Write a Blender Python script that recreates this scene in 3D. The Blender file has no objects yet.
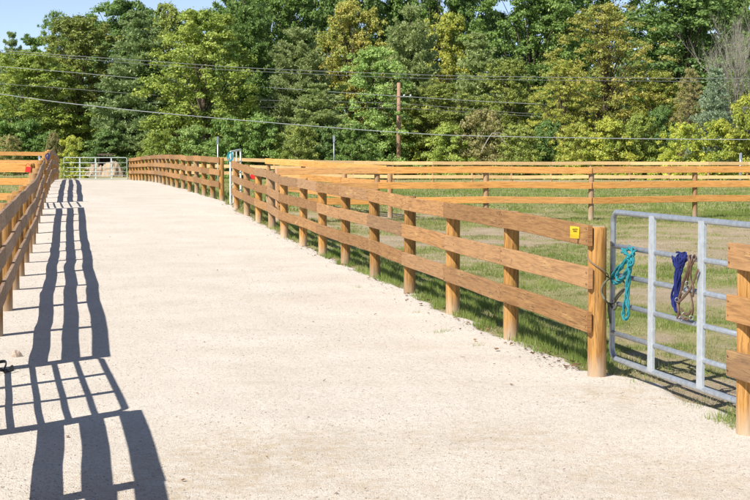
import bpy, math, random
import numpy as np
from mathutils import Vector

random.seed(7); rng = np.random.default_rng(7)
sc = bpy.context.scene
col = sc.collection
F, HX, HY, EYE = 1600.0, 375.0, 147.0, 1.82      # focal length and horizon of the photograph in its pixels, eye height in metres

# ------------------------------------------------------------------ helpers
def tag(o, label=None, cat=None, group=None, kind=None):
    if label: o['label'] = label
    if cat: o['category'] = cat
    if group: o['group'] = group
    if kind: o['kind'] = kind
    return o

def empty(name, loc=(0, 0, 0)):
    o = bpy.data.objects.new(name, None); o.empty_display_size = .3
    o.location = loc; col.objects.link(o); return o

def world_of(o):
    return (world_of(o.parent) @ o.matrix_parent_inverse @ o.matrix_basis) if o.parent else o.matrix_basis.copy()
def link(name, me, mat=None, parent=None):
    o = bpy.data.objects.new(name, me); col.objects.link(o)
    if mat is not None:
        for m in (mat if isinstance(mat, (list, tuple)) else [mat]): me.materials.append(m)
    if parent is not None:
        o.parent = parent
        o.matrix_parent_inverse = world_of(parent).inverted()
    return o

class MB:
    """collects shapes, then links them as one mesh object"""
    def __init__(s): s.v = []; s.f = []; s.uv = []; s.m = []; s.sm = []
    def add(s, vs, fs, uvs=None, mi=0, smooth=False):
        b = len(s.v); s.v += [tuple(p) for p in vs]
        for k, f in enumerate(fs):
            s.f.append([b + i for i in f]); s.m.append(mi); s.sm.append(smooth)
            s.uv += (uvs[k] if uvs else [(vs[i][0], vs[i][2]) for i in f])
    def board(s, a, b, up, w, t, off=0.0, mi=0, me_=None, nseg=6, warp=.004, cut=.004, seed=0):
        """plank from a to b: w tall, t thick, bevelled edges"""
        a = Vector(a); b = Vector(b); d = b - a; L = d.length; d.normalize()
        up = Vector(up); side = d.cross(up).normalized(); up = side.cross(d).normalized()
        r = random.Random(seed)
        h, q, c = w / 2, t / 2, cut
        prof = [(-h + c, -q), (h - c, -q), (h, -q + c), (h, q - c), (h - c, q), (-h + c, q), (-h, q - c), (-h, -q + c)]
        vs = []; k1, k2 = r.uniform(0, 6), r.uniform(.6, 1.4)
        for i in range(nseg + 1):
            x = i / nseg; bow = warp * math.sin(k1 + x * 3.1 * k2); bow2 = warp * .8 * math.sin(k1 * 2 + x * 4 * k2)
            dw = 1 + .02 * math.sin(k1 + x * 9)
            for (pu, ps) in prof:
                vs.append(a + d * (L * x) + up * (pu * dw + bow) + side * (ps + off + bow2))
        fs = []; uv = []; n = 8; ro = r.uniform(0, 50)
        per = [0]
        for k in range(8):
            p, q2 = prof[k], prof[(k + 1) % 8]; per.append(per[-1] + math.hypot(p[0] - q2[0], p[1] - q2[1]))
        for i in range(nseg):
            for k in range(8):
                fs.append([i * n + k, i * n + (k + 1) % n, (i + 1) * n + (k + 1) % n, (i + 1) * n + k])
                u0, u1 = L * i / nseg + ro, L * (i + 1) / nseg + ro
                uv.append([(u0, per[k] + ro), (u0, per[k + 1] + ro), (u1, per[k + 1] + ro), (u1, per[k] + ro)])
        s.add(vs, fs, uv, mi)
        for e in (0, nseg):
            idx = [e * n + k for k in range(n)]
            if e == 0: idx = idx[::-1]
            b0 = len(s.v) - len(vs)
            s.f.append([b0 + i for i in idx]); s.m.append(mi if me_ is None else me_); s.sm.append(False)
            s.uv += [(ro + prof[k % 8][1], ro + prof[k % 8][0]) for k in (range(8) if e else range(7, -1, -1))]
    def tube(s, pts, r, n=8, closed=False, mi=0, caps=True, flat=1.0):
        P = [Vector(p) for p in pts]; N = len(P); vs = []; rr = r if hasattr(r, '__len__') else [r] * N
        nrm = None; acc = 0; lens = []
        for i in range(N):
            t = (P[(i + 1) % N] - P[i - 1]) if (closed or 0 < i < N - 1) else (P[1] - P[0] if i == 0 else P[-1] - P[-2])
            t.normalize()
            if nrm is None:
                nrm = Vector((0, 0, 1)) if abs(t.z) < .9 else Vector((1, 0, 0))
            nrm = (nrm - t * nrm.dot(t)); nrm.normalize(); bi = t.cross(nrm)
            if i: acc += (P[i] - P[i - 1]).length
            lens.append(acc)
            for k in range(n):
                a = 2 * math.pi * k / n
                vs.append(P[i] + nrm * (math.cos(a) * rr[i]) + bi * (math.sin(a) * rr[i] * flat))
        fs = []; uv = []
        M = N if closed else N - 1
        for i in range(M):
            j = (i + 1) % N
            for k in range(n):
                fs.append([i * n + k, i * n + (k + 1) % n, j * n + (k + 1) % n, j * n + k])
                l1 = lens[j] if j else acc + .01
                c = 2 * math.pi * rr[i]
                uv.append([(lens[i], c * k / n), (lens[i], c * (k + 1) / n), (l1, c * (k + 1) / n), (l1, c * k / n)])
        s.add(vs, fs, uv, mi, True)
        if caps and not closed:
            b = len(s.v) - len(vs)
            s.f.append([b + k for k in range(n)][::-1]); s.m.append(mi); s.sm.append(False); s.uv += [(0, 0)] * n
            s.f.append([b + (N - 1) * n + k for k in range(n)]); s.m.append(mi); s.sm.append(False); s.uv += [(0, 0)] * n
    def box(s, c, sx, sy, sz, rz=0, mi=0):
        ca, sa = math.cos(rz), math.sin(rz); vs = []
        for z in (-1, 1):
            for (x, y) in ((-1, -1), (1, -1), (1, 1), (-1, 1)):
                X, Y = x * sx / 2, y * sy / 2
                vs.append((c[0] + X * ca - Y * sa, c[1] + X * sa + Y * ca, c[2] + z * sz / 2))
        s.add(vs, [[3, 2, 1, 0], [4, 5, 6, 7], [0, 1, 5, 4], [1, 2, 6, 5], [2, 3, 7, 6], [3, 0, 4, 7]], None, mi)
    def build(s, name, mat, parent=None):
        me = bpy.data.meshes.new(name)
        me.from_pydata(s.v, [], s.f)
        uvl = me.uv_layers.new(name='UVMap')
        uvl.data.foreach_set('uv', np.array(s.uv, dtype=np.float32).ravel())
        me.polygons.foreach_set('material_index', s.m)
        me.polygons.foreach_set('use_smooth', s.sm)
        me.update()
        return link(name, me, mat, parent)

def fast_mesh(name, V, faces_n, idx, attr=None):
    """V Nx3, idx flat loop indices, faces_n = corners of every face"""
    me = bpy.data.meshes.new(name)
    nf = len(idx) // faces_n
    me.vertices.add(len(V)); me.vertices.foreach_set('co', np.asarray(V, dtype=np.float32).ravel())
    me.loops.add(len(idx)); me.loops.foreach_set('vertex_index', np.asarray(idx, dtype=np.int32))
    me.polygons.add(nf)
    me.polygons.foreach_set('loop_start', np.arange(0, nf * faces_n, faces_n, dtype=np.int32))
    try: me.polygons.foreach_set('loop_total', np.full(nf, faces_n, dtype=np.int32))
    except Exception: pass
    if attr:
        for k, a in attr.items():
            at = me.attributes.new(k, 'FLOAT', 'POINT'); at.data.foreach_set('value', np.asarray(a, dtype=np.float32))
    me.update(calc_edges=True); me.validate()
    return me

# ------------------------------------------------------------------ value noise + terrain
_tab = rng.random((256, 256))
def vnoise(x, y, s=1.0, o=0.0):
    x = np.asarray(x, dtype=float) / s + o + 1000; y = np.asarray(y, dtype=float) / s + o * 1.7 + 1000
    xi = np.floor(x).astype(int); yi = np.floor(y).astype(int); fx = x - xi; fy = y - yi
    fx = fx * fx * (3 - 2 * fx); fy = fy * fy * (3 - 2 * fy)
    g = lambda a, b: _tab[a % 256, b % 256]
    return (g(xi, yi) * (1 - fx) + g(xi + 1, yi) * fx) * (1 - fy) + (g(xi, yi + 1) * (1 - fx) + g(xi + 1, yi + 1) * fx) * fy
def fbm(x, y, s, o=0.0):
    return (vnoise(x, y, s, o) * .5 + vnoise(x, y, s * .47, o + 3) * .3 + vnoise(x, y, s * .21, o + 7) * .2)

RT = np.array([(-6, 5.2), (5.2, 3.22), (7.6, 2.76), (10.04, 2.30), (12.6, 1.76), (15, 1.28), (17.4, .85), (19.8, .43), (22, 0), (24.3, -.45),
      (26.6, -.87), (28.9, -1.30), (31.2, -1.77), (33.5, -2.16), (35.8, -2.60), (38.1, -3.05), (40.4, -3.50), (44.8, -4.29), (52, -5.8),
      (60, -7.5), (75, -10.5), (90, -13.75)])
def XR(D): return np.interp(D, RT[:, 0], RT[:, 1])
def XL(D): return -3.5 - .19 * (np.minimum(D, 90) - 15)
GL = np.array([(30, 0), (35, .17), (45, .37), (55, .5), (69, .38), (90, -.03), (110, -.1), (130, .1)])
GR = np.array([(25, 0), (31, .05), (35.8, .14), (40.4, .23), (44.8, .31), (52, .31), (62, .31), (75, .2), (90, -.05), (95, -.1), (110, -.4), (130, -.5)])
def ground(X, D):
    X = np.asarray(X, dtype=float); D = np.asarray(D, dtype=float)
    u = np.clip((X - XL(D)) / (XR(D) - XL(D)), 0, 1)
    g = np.interp(D, GL[:, 0], GL[:, 1]) * (1 - u) + np.interp(D, GR[:, 0], GR[:, 1]) * u
    # away from the road the field dips a little
    far = np.clip((X - XR(D) - 2) / 10, 0, 1)
    g = g - far * np.interp(D, [40, 60, 80, 95], [0, .15, .25, .05])
    return g + (vnoise(X, D, 2.3, 5) - .5) * .035 + (vnoise(X, D, .7, 9) - .5) * .014
def gz(X, D): return float(ground(X, D))

def cover(X, D):
    """how much living grass grows at a spot of the field, 0 bare dirt .. 1 lush"""
    n = fbm(X, D, 2.6, 2)
    n2 = fbm(X, D, 9.0, 21)
    n3 = fbm(X, D, .45, 41)
    c = np.clip((n - .50) * 1.5 + .40 + (n2 - .5) * 1.0 + (n3 - .5) * 1.1, 0, 1)
    e = X - XR(D)
    c = np.maximum(c, np.clip(1.1 - np.abs(e - .5) / .8, 0, 1) * np.clip((D - 12.6) / 1, 0, 1) * np.clip(n3 * 3 - .7, .2, 1))      # along the lane fence
    band = np.clip(1 - np.abs(D - 36.2) / 1.2, 0, 1) + np.clip((D - 39) / 3, 0, 1) * np.clip((78 - D) / 20, 0, 1)
    c = np.maximum(c, np.clip(band, 0, 1) * (.35 + .6 * n2 + .8 * (n3 - .5)))
    c = c - .9 * np.exp(-(((X - 4.0) / 1.4) ** 2 + ((D - 19.6) / 1.6) ** 2)) - .5 * np.exp(-(((X - 2.3) / .6) ** 2 + ((D - 11.5) / 1.3) ** 2))
    return np.clip(c, 0, 1)

# ------------------------------------------------------------------ materials
def mat(name):
    m = bpy.data.materials.new(name); m.use_nodes = True
    nt = m.node_tree; b = nt.nodes['Principled BSDF']; return m, nt, b
def N(nt, t, **kw):
    n = nt.nodes.new(t)
    for k, v in kw.items():
        if k.startswith('i_'):
            key = k[2:]; key = int(key) if key.isdigit() else key.replace('_', ' ')
            n.inputs[key].default_value = v
        else: setattr(n, k, v)
    return n
def ramp(nt, stops, fac):
    r = nt.nodes.new('ShaderNodeValToRGB'); e = r.color_ramp.elements
    while len(e) < len(stops): e.new(.5)
    for k, (p, c) in enumerate(stops): e[k].position = p; e[k].color = (*c, 1)
    nt.links.new(fac, r.inputs[0]); return r.outputs[0]
def mix(nt, fac, a, b, mode='MIX'):
    n = nt.nodes.new('ShaderNodeMix'); n.data_type = 'RGBA'; n.blend_type = mode
    for s, v in ((n.inputs[0], fac), (n.inputs[6], a), (n.inputs[7], b)):
        if isinstance(v, bpy.types.NodeSocket): nt.links.new(v, s)
        else: s.default_value = v if isinstance(v, float) else (*v, 1)
    return n.outputs[2]
def noise(nt, vec, scale, detail=4, rough=.6, dist=0):
    n = N(nt, 'ShaderNodeTexNoise', i_Scale=scale, i_Detail=detail, i_Roughness=rough, i_Distortion=dist)
    if vec is not None: nt.links.new(vec, n.inputs['Vector'])
    return n.outputs[0]
def bump(nt, b, h, strength, dist, prev=None):
    n = N(nt, 'ShaderNodeBump', i_Strength=strength, i_Distance=dist); nt.links.new(h, n.inputs['Height'])
    if prev: nt.links.new(prev, n.inputs['Normal'])
    nt.links.new(n.outputs[0], b.inputs['Normal']); return n.outputs[0]

def wood(name, c0, c1, bare, dark, bare_amt=.6, rough=.75, gloss=.3, post=False):
    m, nt, b = mat(name)
    tc = N(nt, 'ShaderNodeTexCoord'); oi = N(nt, 'ShaderNodeObjectInfo')
    off = N(nt, 'ShaderNodeVectorMath', operation='ADD'); nt.links.new(tc.outputs['UV'], off.inputs[0])
    sc_ = N(nt, 'ShaderNodeVectorMath', operation='SCALE', i_Scale=37.0); cv = N(nt, 'ShaderNodeCombineXYZ')
    nt.links.new(oi.outputs['Random'], cv.inputs[0]); nt.links.new(oi.outputs['Random'], cv.inputs[1])
    nt.links.new(cv.outputs[0], sc_.inputs[0]); nt.links.new(sc_.outputs[0], off.inputs[1])
    mp = N(nt, 'ShaderNodeMapping'); mp.inputs['Scale'].default_value = (1.0, 14.0, 1); nt.links.new(off.outputs[0], mp.inputs[0])
    grain = noise(nt, mp.outputs[0], 3.2, 6, .65, .8)
    fine = noise(nt, mp.outputs[0], 14, 5, .7, .3)
    mp2 = N(nt, 'ShaderNodeMapping'); mp2.inputs['Scale'].default_value = (1.0, 4.0, 1); nt.links.new(off.outputs[0], mp2.inputs[0])
    blot = noise(nt, mp2.outputs[0], 1.7, 3, .6, .4)
    c = ramp(nt, [(.36, c0), (.56, c1)], grain)
    c = mix(nt, ramp(nt, [(.56, (0, 0, 0)), (.78, (bare_amt,) * 3)], blot), c, bare)
    c = mix(nt, ramp(nt, [(.26, (.6,) * 3), (.42, (0, 0, 0))], fine), c, dark)
    kn = N(nt, 'ShaderNodeTexVoronoi', i_Scale=1.5); mk = N(nt, 'ShaderNodeMapping'); mk.inputs['Scale'].default_value = (2.2, 5.0, 1)
    nt.links.new(off.outputs[0], mk.inputs[0]); nt.links.new(mk.outputs[0], kn.inputs['Vector'])
    c = mix(nt, ramp(nt, [(.05, (.8,) * 3), (.10, (0, 0, 0))], kn.outputs['Distance']), c, dark)
    mc = N(nt, 'ShaderNodeMapping'); mc.inputs['Scale'].default_value = (.9, 26.0, 1); nt.links.new(off.outputs[0], mc.inputs[0])
    crack = noise(nt, mc.outputs[0], 2.4, 3, .55, .6)
    ck = ramp(nt, [(.465, (0, 0, 0)), (.5, (1,) * 3), (.535, (0, 0, 0))], crack)
    ck2 = mix(nt, 1.0, ck, ramp(nt, [(.45, (0, 0, 0)), (.6, (1, 1, 1))], blot), 'MULTIPLY')
    c = mix(nt, ck2, c, dark)
    gr = N(nt, 'ShaderNodeMath', operation='FRACT'); g7 = N(nt, 'ShaderNodeMath', operation='MULTIPLY', i_1=7.31)
    nt.links.new(oi.outputs['Random'], g7.inputs[0]); nt.links.new(g7.outputs[0], gr.inputs[0])
    c = mix(nt, ramp(nt, [(.55, (0,) * 3), (1.0, (.5 if post else .28,) * 3)], gr.outputs[0]), c, (.30, .24, .18))
    if post:
        sx = N(nt, 'ShaderNodeSeparateXYZ'); nt.links.new(tc.outputs['UV'], sx.inputs[0])
        ds = N(nt, 'ShaderNodeMath', operation='MULTIPLY_ADD', i_1=.5); nt.links.new(blot, ds.inputs[0]); nt.links.new(sx.outputs[0], ds.inputs[2])
        c = mix(nt, ramp(nt, [(.48, (.8,) * 3), (.72, (0,) * 3)], ds.outputs[0]), c, (.46, .38, .29))
    vr = N(nt, 'ShaderNodeMath', operation='MULTIPLY_ADD', i_1=.45, i_2=.78); nt.links.new(oi.outputs['Random'], vr.inputs[0])
    hs = N(nt, 'ShaderNodeHueSaturation'); nt.links.new(c, hs.inputs['Color']); nt.links.new(vr.outputs[0], hs.inputs['Value'])
    nt.links.new(hs.outputs[0], b.inputs['Base Color'])
    b.inputs['Roughness'].default_value = rough; b.inputs['Specular IOR Level'].default_value = gloss
    bump(nt, b, fine, .5, .004, None)
    return m
M = {}
M['rail'] = wood('weathered_rail_wood', (.26, .13, .048), (.41, .22, .085), (.64, .39, .15), (.11, .055, .03), .85)
M['railgrey'] = wood('greyed_shaded_rail_wood', (.21, .135, .085), (.35, .24, .16), (.48, .33, .20), (.10, .07, .05), .6)  # greyer weathered wood for the left fences, lane-side shade also put into its colour
M['rail_end'] = wood('cut_end_wood', (.33, .15, .06), (.45, .22, .08), (.5, .28, .12), (.15, .08, .04))
M['post'] = wood('golden_post_wood', (.24, .11, .03), (.48, .25, .07), (.54, .35, .15), (.10, .05, .02), .75, post=True)
M['orange'] = wood('new_orange_board', (.52, .235, .06), (.76, .385, .115), (.82, .48, .19), (.32, .14, .04), .6)
M['pale'] = wood('pale_yellow_board', (.60, .39, .17), (.77, .53, .26), (.80, .62, .38), (.45, .28, .1), .5)
M['postgrey'] = wood('grey_brown_post_wood', (.30, .17, .08), (.48, .29, .14), (.5, .35, .2), (.14, .09, .06), post=True)
M['pole'] = wood('utility_pole_wood', (.22, .13, .08), (.36, .23, .15), (.4, .28, .2), (.1, .06, .04))

def simple(name, c, rough=.6, metal=0.0, spec=.4, var=.15, scale=40, bs=.15, bd=.002):
    m, nt, b = mat(name); tc = N(nt, 'ShaderNodeTexCoord')
    n = noise(nt, tc.outputs['Object'], scale, 4, .6)
    lo = tuple(x * (1 - var) for x in c); hi = tuple(min(1, x * (1 + var)) for x in c)
    nt.links.new(ramp(nt, [(.3, lo), (.7, hi)], n), b.inputs['Base Color'])
    b.inputs['Roughness'].default_value = rough; b.inputs['Metallic'].default_value = metal; b.inputs['Specular IOR Level'].default_value = spec
    bump(nt, b, n, bs, bd); return m
M['galv'] = simple('galvanised_steel', (.40, .44, .49), .42, .55, .5, .18, 22)
M['galvpale'] = simple('pale_galvanised_channel', (.48, .52, .56), .5, .3, .5, .14, 25)
M['white'] = simple('pale_painted_steel', (.72, .76, .78), .4, .1, .5, .1, 10)
M['farsteel'] = simple('pale_green_grey_steel', (.52, .59, .56), .45, .1, .4, .1, 10)
M['steel'] = simple('dull_steel', (.35, .35, .36), .45, .8, .5, .2, 60)
M['rust'] = simple('rusty_nail', (.14, .08, .05), .7, .4, .3, .2, 80)
def ropemat(name, c1, c2, sc_=260):
    m, nt, b = mat(name); tc = N(nt, 'ShaderNodeTexCoord')
    w = N(nt, 'ShaderNodeTexWave', i_Scale=sc_ / 3.2, i_Distortion=1.5, wave_type='BANDS', bands_direction='DIAGONAL')
    nt.links.new(tc.outputs['UV'], w.inputs['Vector'])
    nt.links.new(ramp(nt, [(.2, c2), (.6, c1)], w.outputs[1]), b.inputs['Base Color'])
    b.inputs['Roughness'].default_value = .95; b.inputs['Specular IOR Level'].default_value = .1; bump(nt, b, w.outputs[1], 1.0, .006); return m
M['turq'] = ropemat('turquoise_rope', (.08, .55, .64), (.05, .36, .44))
M['blue'] = ropemat('blue_webbing', (.06, .085, .38), (.03, .04, .2))
M['leather'] = simple('brown_leather', (.13, .075, .045), .55, 0, .5, .3, 60)
M['grayrope'] = ropemat('grey_green_rope', (.34, .34, .25), (.18, .19, .14))
M['twine'] = ropemat('tan_twine', (.48, .40, .30), (.3, .24, .17))
M['darkstrap'] = simple('dark_nylon_strap', (.03, .035, .04), .6)
M['yellow'] = simple('yellow_plastic_tag', (.85, .62, .04), .45, 0, .5, .06)
M['ink'] = simple('dark_print', (.06, .05, .04), .6)
M['red'] = simple('red_plastic', (.65, .03, .03), .4)
M['stone'] = simple('pinkish_stone', (.46, .36, .29), .9, 0, .3, .2, 30, .6, .01)
M['cable'] = simple('grey_cable_sheath', (.33, .35, .36), .5, 0, .4, .05, 3)
M['cabledark'] = simple('weathered_line_wire', (.20, .21, .21), .55, 0, .3, .05, 3)
M['bark'] = simple('grey_brown_bark', (.13, .10, .075), .95, 0, .1, .4, 6, .8, .03)
M['deadbark'] = simple('pale_dead_bark', (.34, .31, .27), .95, 0, .1, .25, 6, .6, .03)
M['roof'] = simple('brown_metal_roof', (.10, .065, .05), .6)
M['shed'] = simple('dark_shed_boards', (.07, .055, .045), .8)
M['soil'] = simple('tan_heaped_soil', (.40, .31, .22), .95, 0, .1, .25, 2.5, .8, .08)
M['trailer'] = simple('grey_blue_paint', (.20, .24, .30), .4)

def leafmat(name, a, b_, c, trans=.36, sh=.45):
    m, nt, b = mat(name)
    g = N(nt, 'ShaderNodeNewGeometry'); oi = N(nt, 'ShaderNodeObjectInfo'); tc = N(nt, 'ShaderNodeTexCoord')
    big = noise(nt, tc.outputs['Object'], .55, 2, .5)
    ad = N(nt, 'ShaderNodeMath', operation='MULTIPLY_ADD', i_1=.62); nt.links.new(g.outputs['Random Per Island'], ad.inputs[0])
    bb = N(nt, 'ShaderNodeMath', operation='MULTIPLY_ADD', i_1=1.5, i_2=-.56); nt.links.new(big, bb.inputs[0]); nt.links.new(bb.outputs[0], ad.inputs[2])
    cl = ramp(nt, [(.08, a), (.5, b_), (.92, c)], ad.outputs[0])
    vr = N(nt, 'ShaderNodeMath', operation='MULTIPLY_ADD', i_1=.3, i_2=.85); nt.links.new(oi.outputs['Random'], vr.inputs[0])
    hs = N(nt, 'ShaderNodeHueSaturation'); nt.links.new(cl, hs.inputs['Color']); nt.links.new(vr.outputs[0], hs.inputs['Value'])
    nt.links.new(hs.outputs[0], b.inputs['Base Color'])
    b.inputs['Roughness'].default_value = sh; b.inputs['Specular IOR Level'].default_value = .3
    tr = N(nt, 'ShaderNodeBsdfTranslucent'); nt.links.new(hs.outputs[0], tr.inputs[0])
    mx = N(nt, 'ShaderNodeMixShader', i_0=trans); nt.links.new(b.outputs[0], mx.inputs[1]); nt.links.new(tr.outputs[0], mx.inputs[2])
    nt.links.new(mx.outputs[0], nt.nodes['Material Output'].inputs[0]); return m
L = {}
L['yg']     = leafmat('yellow_green_leaves', (0.228, 0.319, 0.065), (0.349, 0.435, 0.087), (0.510, 0.573, 0.141))
L['olive']  = leafmat('olive_leaves', (0.206, 0.272, 0.064), (0.325, 0.389, 0.095), (0.466, 0.493, 0.129))
L['green']  = leafmat('mid_green_leaves', (0.152, 0.260, 0.063), (0.230, 0.364, 0.088), (0.339, 0.468, 0.127))
L['dark']   = leafmat('dark_green_leaves', (0.119, 0.214, 0.061), (0.185, 0.295, 0.081), (0.274, 0.399, 0.114))
L['light']  = leafmat('light_green_leaves', (0.219, 0.340, 0.087), (0.339, 0.478, 0.135), (0.512, 0.631, 0.228))
L['pine']   = leafmat('blue_green_needles', (0.229, 0.330, 0.129), (0.349, 0.457, 0.187), (0.490, 0.586, 0.269))
L['pinegr'] = leafmat('grey_green_needles', (0.283, 0.365, 0.131), (0.414, 0.493, 0.197), (0.555, 0.622, 0.288))
L['pinedk'] = leafmat('dark_pine_needles', (0.175, 0.284, 0.085), (0.262, 0.388, 0.114), (0.381, 0.503, 0.171))
L['spruce'] = leafmat('silver_blue_needles', (0.296, 0.401, 0.253), (0.427, 0.540, 0.344), (0.536, 0.643, 0.434))
L['gold']   = leafmat('golden_green_leaves', (0.278, 0.346, 0.068), (0.440, 0.476, 0.099), (0.635, 0.583, 0.129))
L['orange'] = leafmat('olive_gold_leaves', (0.278, 0.324, 0.077), (0.428, 0.442, 0.107), (0.644, 0.537, 0.153))
L['yellow'] = leafmat('bright_yellow_leaves', (0.256, 0.357, 0.068), (0.487, 0.534, 0.092), (0.750, 0.736, 0.135))
L['brown']  = leafmat('brownish_brush_leaves', (0.277, 0.290, 0.100), (0.403, 0.372, 0.153), (0.518, 0.444, 0.207))
M['grass'] = leafmat('short_green_grass', (.15, .23, .045), (.25, .33, .075), (.39, .43, .14), .4)
M['dry']   = leafmat('dry_straw_grass', (.34, .30, .15), (.48, .42, .24), (.60, .54, .34), .3)
M['litter'] = leafmat('fallen_leaf_litter', (.13, .07, .035), (.22, .13, .07), (.34, .22, .12), .1)

def ground_mat():
    m, nt, b = mat('pasture_ground'); tc = N(nt, 'ShaderNodeTexCoord')
    at = N(nt, 'ShaderNodeAttribute', attribute_name='cover')
    P = tc.outputs['Object']
    dirt = ramp(nt, [(.3, (.40, .32, .22)), (.7, (.54, .43, .32))], noise(nt, P, 2.2, 6))
    straw = ramp(nt, [(.35, (.29, .27, .12)), (.65, (.46, .41, .22))], noise(nt, P, 9, 6, .75))
    grs = ramp(nt, [(.35, (.14, .195, .045)), (.65, (.26, .32, .085))], noise(nt, P, 7, 6, .75))
    jit = noise(nt, P, 7, 8, .85)
    a1 = N(nt, 'ShaderNodeMath', operation='MULTIPLY_ADD', i_1=1.5, i_2=-.75); nt.links.new(jit, a1.inputs[0])
    a2 = N(nt, 'ShaderNodeMath', operation='ADD'); nt.links.new(at.outputs['Fac'], a2.inputs[0]); nt.links.new(a1.outputs[0], a2.inputs[1])
    c = mix(nt, ramp(nt, [(.05, (0,) * 3), (.28, (1,) * 3)], a2.outputs[0]), dirt, straw)
    c = mix(nt, ramp(nt, [(.40, (0,) * 3), (.85, (1,) * 3)], a2.outputs[0]), c, grs)
    nt.links.new(c, b.inputs['Base Color']); b.inputs['Roughness'].default_value = .95; b.inputs['Specular IOR Level'].default_value = .1
    bump(nt, b, noise(nt, P, 12, 6, .8), .9, .05); return m
M['ground'] = ground_mat()
def road_mat():
    m, nt, b = mat('crushed_stone_lane'); tc = N(nt, 'ShaderNodeTexCoord'); P = tc.outputs['Object']
    base = ramp(nt, [(.3, (.65, .585, .51)), (.7, (.75, .685, .61))], noise(nt, P, .9, 5, .6))
    v = N(nt, 'ShaderNodeTexVoronoi', i_Scale=110.0); nt.links.new(P, v.inputs['Vector'])
    sp = ramp(nt, [(.0, (.60, .58, .55)), (.38, (1, 1, 1)), (1, (1.10, 1.09, 1.07))], v.outputs['Color'])
    c = mix(nt, .75, base, sp, 'MULTIPLY')
    f = noise(nt, P, 38, 6, .8)
    c = mix(nt, 1.0, c, ramp(nt, [(.32, (.62, .58, .52)), (.5, (1, 1, 1))], f), 'MULTIPLY')
    # damp, dirtier patches
    st = noise(nt, P, .55, 7, .72, .3)
    c = mix(nt, ramp(nt, [(.58, (0,) * 3), (.74, (.4,) * 3)], st), c, (.47, .375, .27))
    at = N(nt, 'ShaderNodeAttribute', attribute_name='damp'); dn = N(nt, 'ShaderNodeMath', operation='MULTIPLY')
    nt.links.new(at.outputs['Fac'], dn.inputs[0]); nt.links.new(ramp(nt, [(.44, (0,) * 3), (.66, (1,) * 3)], noise(nt, P, 6.5, 9, .85, .4)), dn.inputs[1])
    c = mix(nt, ramp(nt, [(.04, (0,) * 3), (.6, (.75,) * 3)], dn.outputs[0]), c, (.52, .41, .28))
    nt.links.new(c, b.inputs['Base Color']); b.inputs['Roughness'].default_value = .95; b.inputs['Specular IOR Level'].default_value = .15
    n1 = bump(nt, b, v.outputs['Distance'], .45, .012)
    n2 = bump(nt, b, f, .6, .012, n1); bump(nt, b, noise(nt, P, 3.5, 5, .6), .35, .05, n2)
    return m
M['road'] = road_mat()
M['pebble'] = leafmat('grey_beige_pebbles', (.30, .26, .22), (.52, .46, .39), (.66, .60, .54), 0.0, .9)

# ------------------------------------------------------------------ ground sheet
Ds = np.unique(np.concatenate([np.linspace(-12, 4, 20), np.arange(4, 32, .22), np.arange(32, 96, .6), np.arange(96, 150, 2), 150 * 1.16 ** np.arange(0, 12)]))
Ss = np.unique(np.concatenate([-np.geomspace(14, 600, 22), np.arange(-14, 5, .45), np.arange(5, 1, -.3), np.arange(0, 9, .22), np.arange(9, 24, .6), np.geomspace(24, 600, 22)]))
Dg, Sg = np.meshgrid(Ds, Ss, indexing='ij')
Xc = (XL(Dg) + XR(Dg)) / 2
Xg = Xc + Sg
Zg = ground(Xg, Dg)
ins = np.clip(np.minimum(Xg - XL(Dg) + .1, XR(Dg) - .1 - Xg) / .3, 0, 1) * (Dg < 89.5) * (Dg > -2)
Zg = Zg - .07 * ins
Zg = Zg + np.clip((Dg - 200) / 400, 0, 1) * 0
nD, nS = Dg.shape
V = np.stack([Xg, Dg, Zg], -1).reshape(-1, 3)
i0 = (np.arange(nD - 1)[:, None] * nS + np.arange(nS - 1)[None, :]).ravel()
idx = np.stack([i0, i0 + 1, i0 + nS + 1, i0 + nS], -1)[:, ::1].ravel()
me = fast_mesh('ground', V, 4, idx, {'cover': cover(Xg, Dg).ravel()})
me.polygons.foreach_set('use_smooth', [True] * len(me.polygons))
g = link('ground', me, M['ground']); tag(g, kind='structure')

# lane of crushed stone
Dr = np.concatenate([np.arange(-1.5, 32, .14), np.arange(32, 90.6, .45)])
nu = 60
U = np.linspace(0, 1, nu)
U = .5 - .5 * np.cos(U * math.pi)
Dm, Um = np.meshgrid(Dr, U, indexing='ij')
eR = .06 + .30 * np.clip((13.1 - Dm) / .9, 0, 1) + (fbm(Dm * 0, Dm, 1.1, 31) - .5) * .34 + (vnoise(Dm * 0, Dm, .22, 3) - .5) * .10
eL = .35 + (fbm(Dm * 0 + 50, Dm, 1.3, 33) - .5) * .5
A = XL(Dm) - eL; B = XR(Dm) + eR
Xm = A + (B - A) * Um
edge = np.minimum(Xm - A, B - Xm)
Zm = ground(Xm, Dm) + .014 - .05 * np.clip(1 - edge / .10, 0, 1) ** 2
nD, nS = Dm.shape
V = np.stack([Xm, Dm, Zm], -1).reshape(-1, 3)
i0 = (np.arange(nD - 1)[:, None] * nS + np.arange(nS - 1)[None, :]).ravel()
idx = np.stack([i0, i0 + 1, i0 + nS + 1, i0 + nS], -1).ravel()
damp = sum(a_ * np.exp(-(((Xm - x_) / sx_) ** 2 + ((Dm - d_) / sd_) ** 2)) for x_, d_, sx_, sd_, a_ in
           ((-.68, 9.3, .7, .9, 1.2), (.75, 9.9, .6, .6, .9), (1.75, 11.6, .5, .6, 1.0), (1.5, 8.6, .7, .8, .8), (.1, 8.3, .6, .5, .6), (-.1, 14.5, 1.0, .3, .5), (-1.2, 8.3, .6, .5, .6), (.2, 12.2, .9, .25, .5), (-1.0, 19, 1.2, .5, .45)))
me = fast_mesh('path', V, 4, idx, {'damp': damp.ravel()})
me.polygons.foreach_set('use_smooth', [True] * len(me.polygons))
tag(link('path', me, M['road']), kind='structure')
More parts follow.
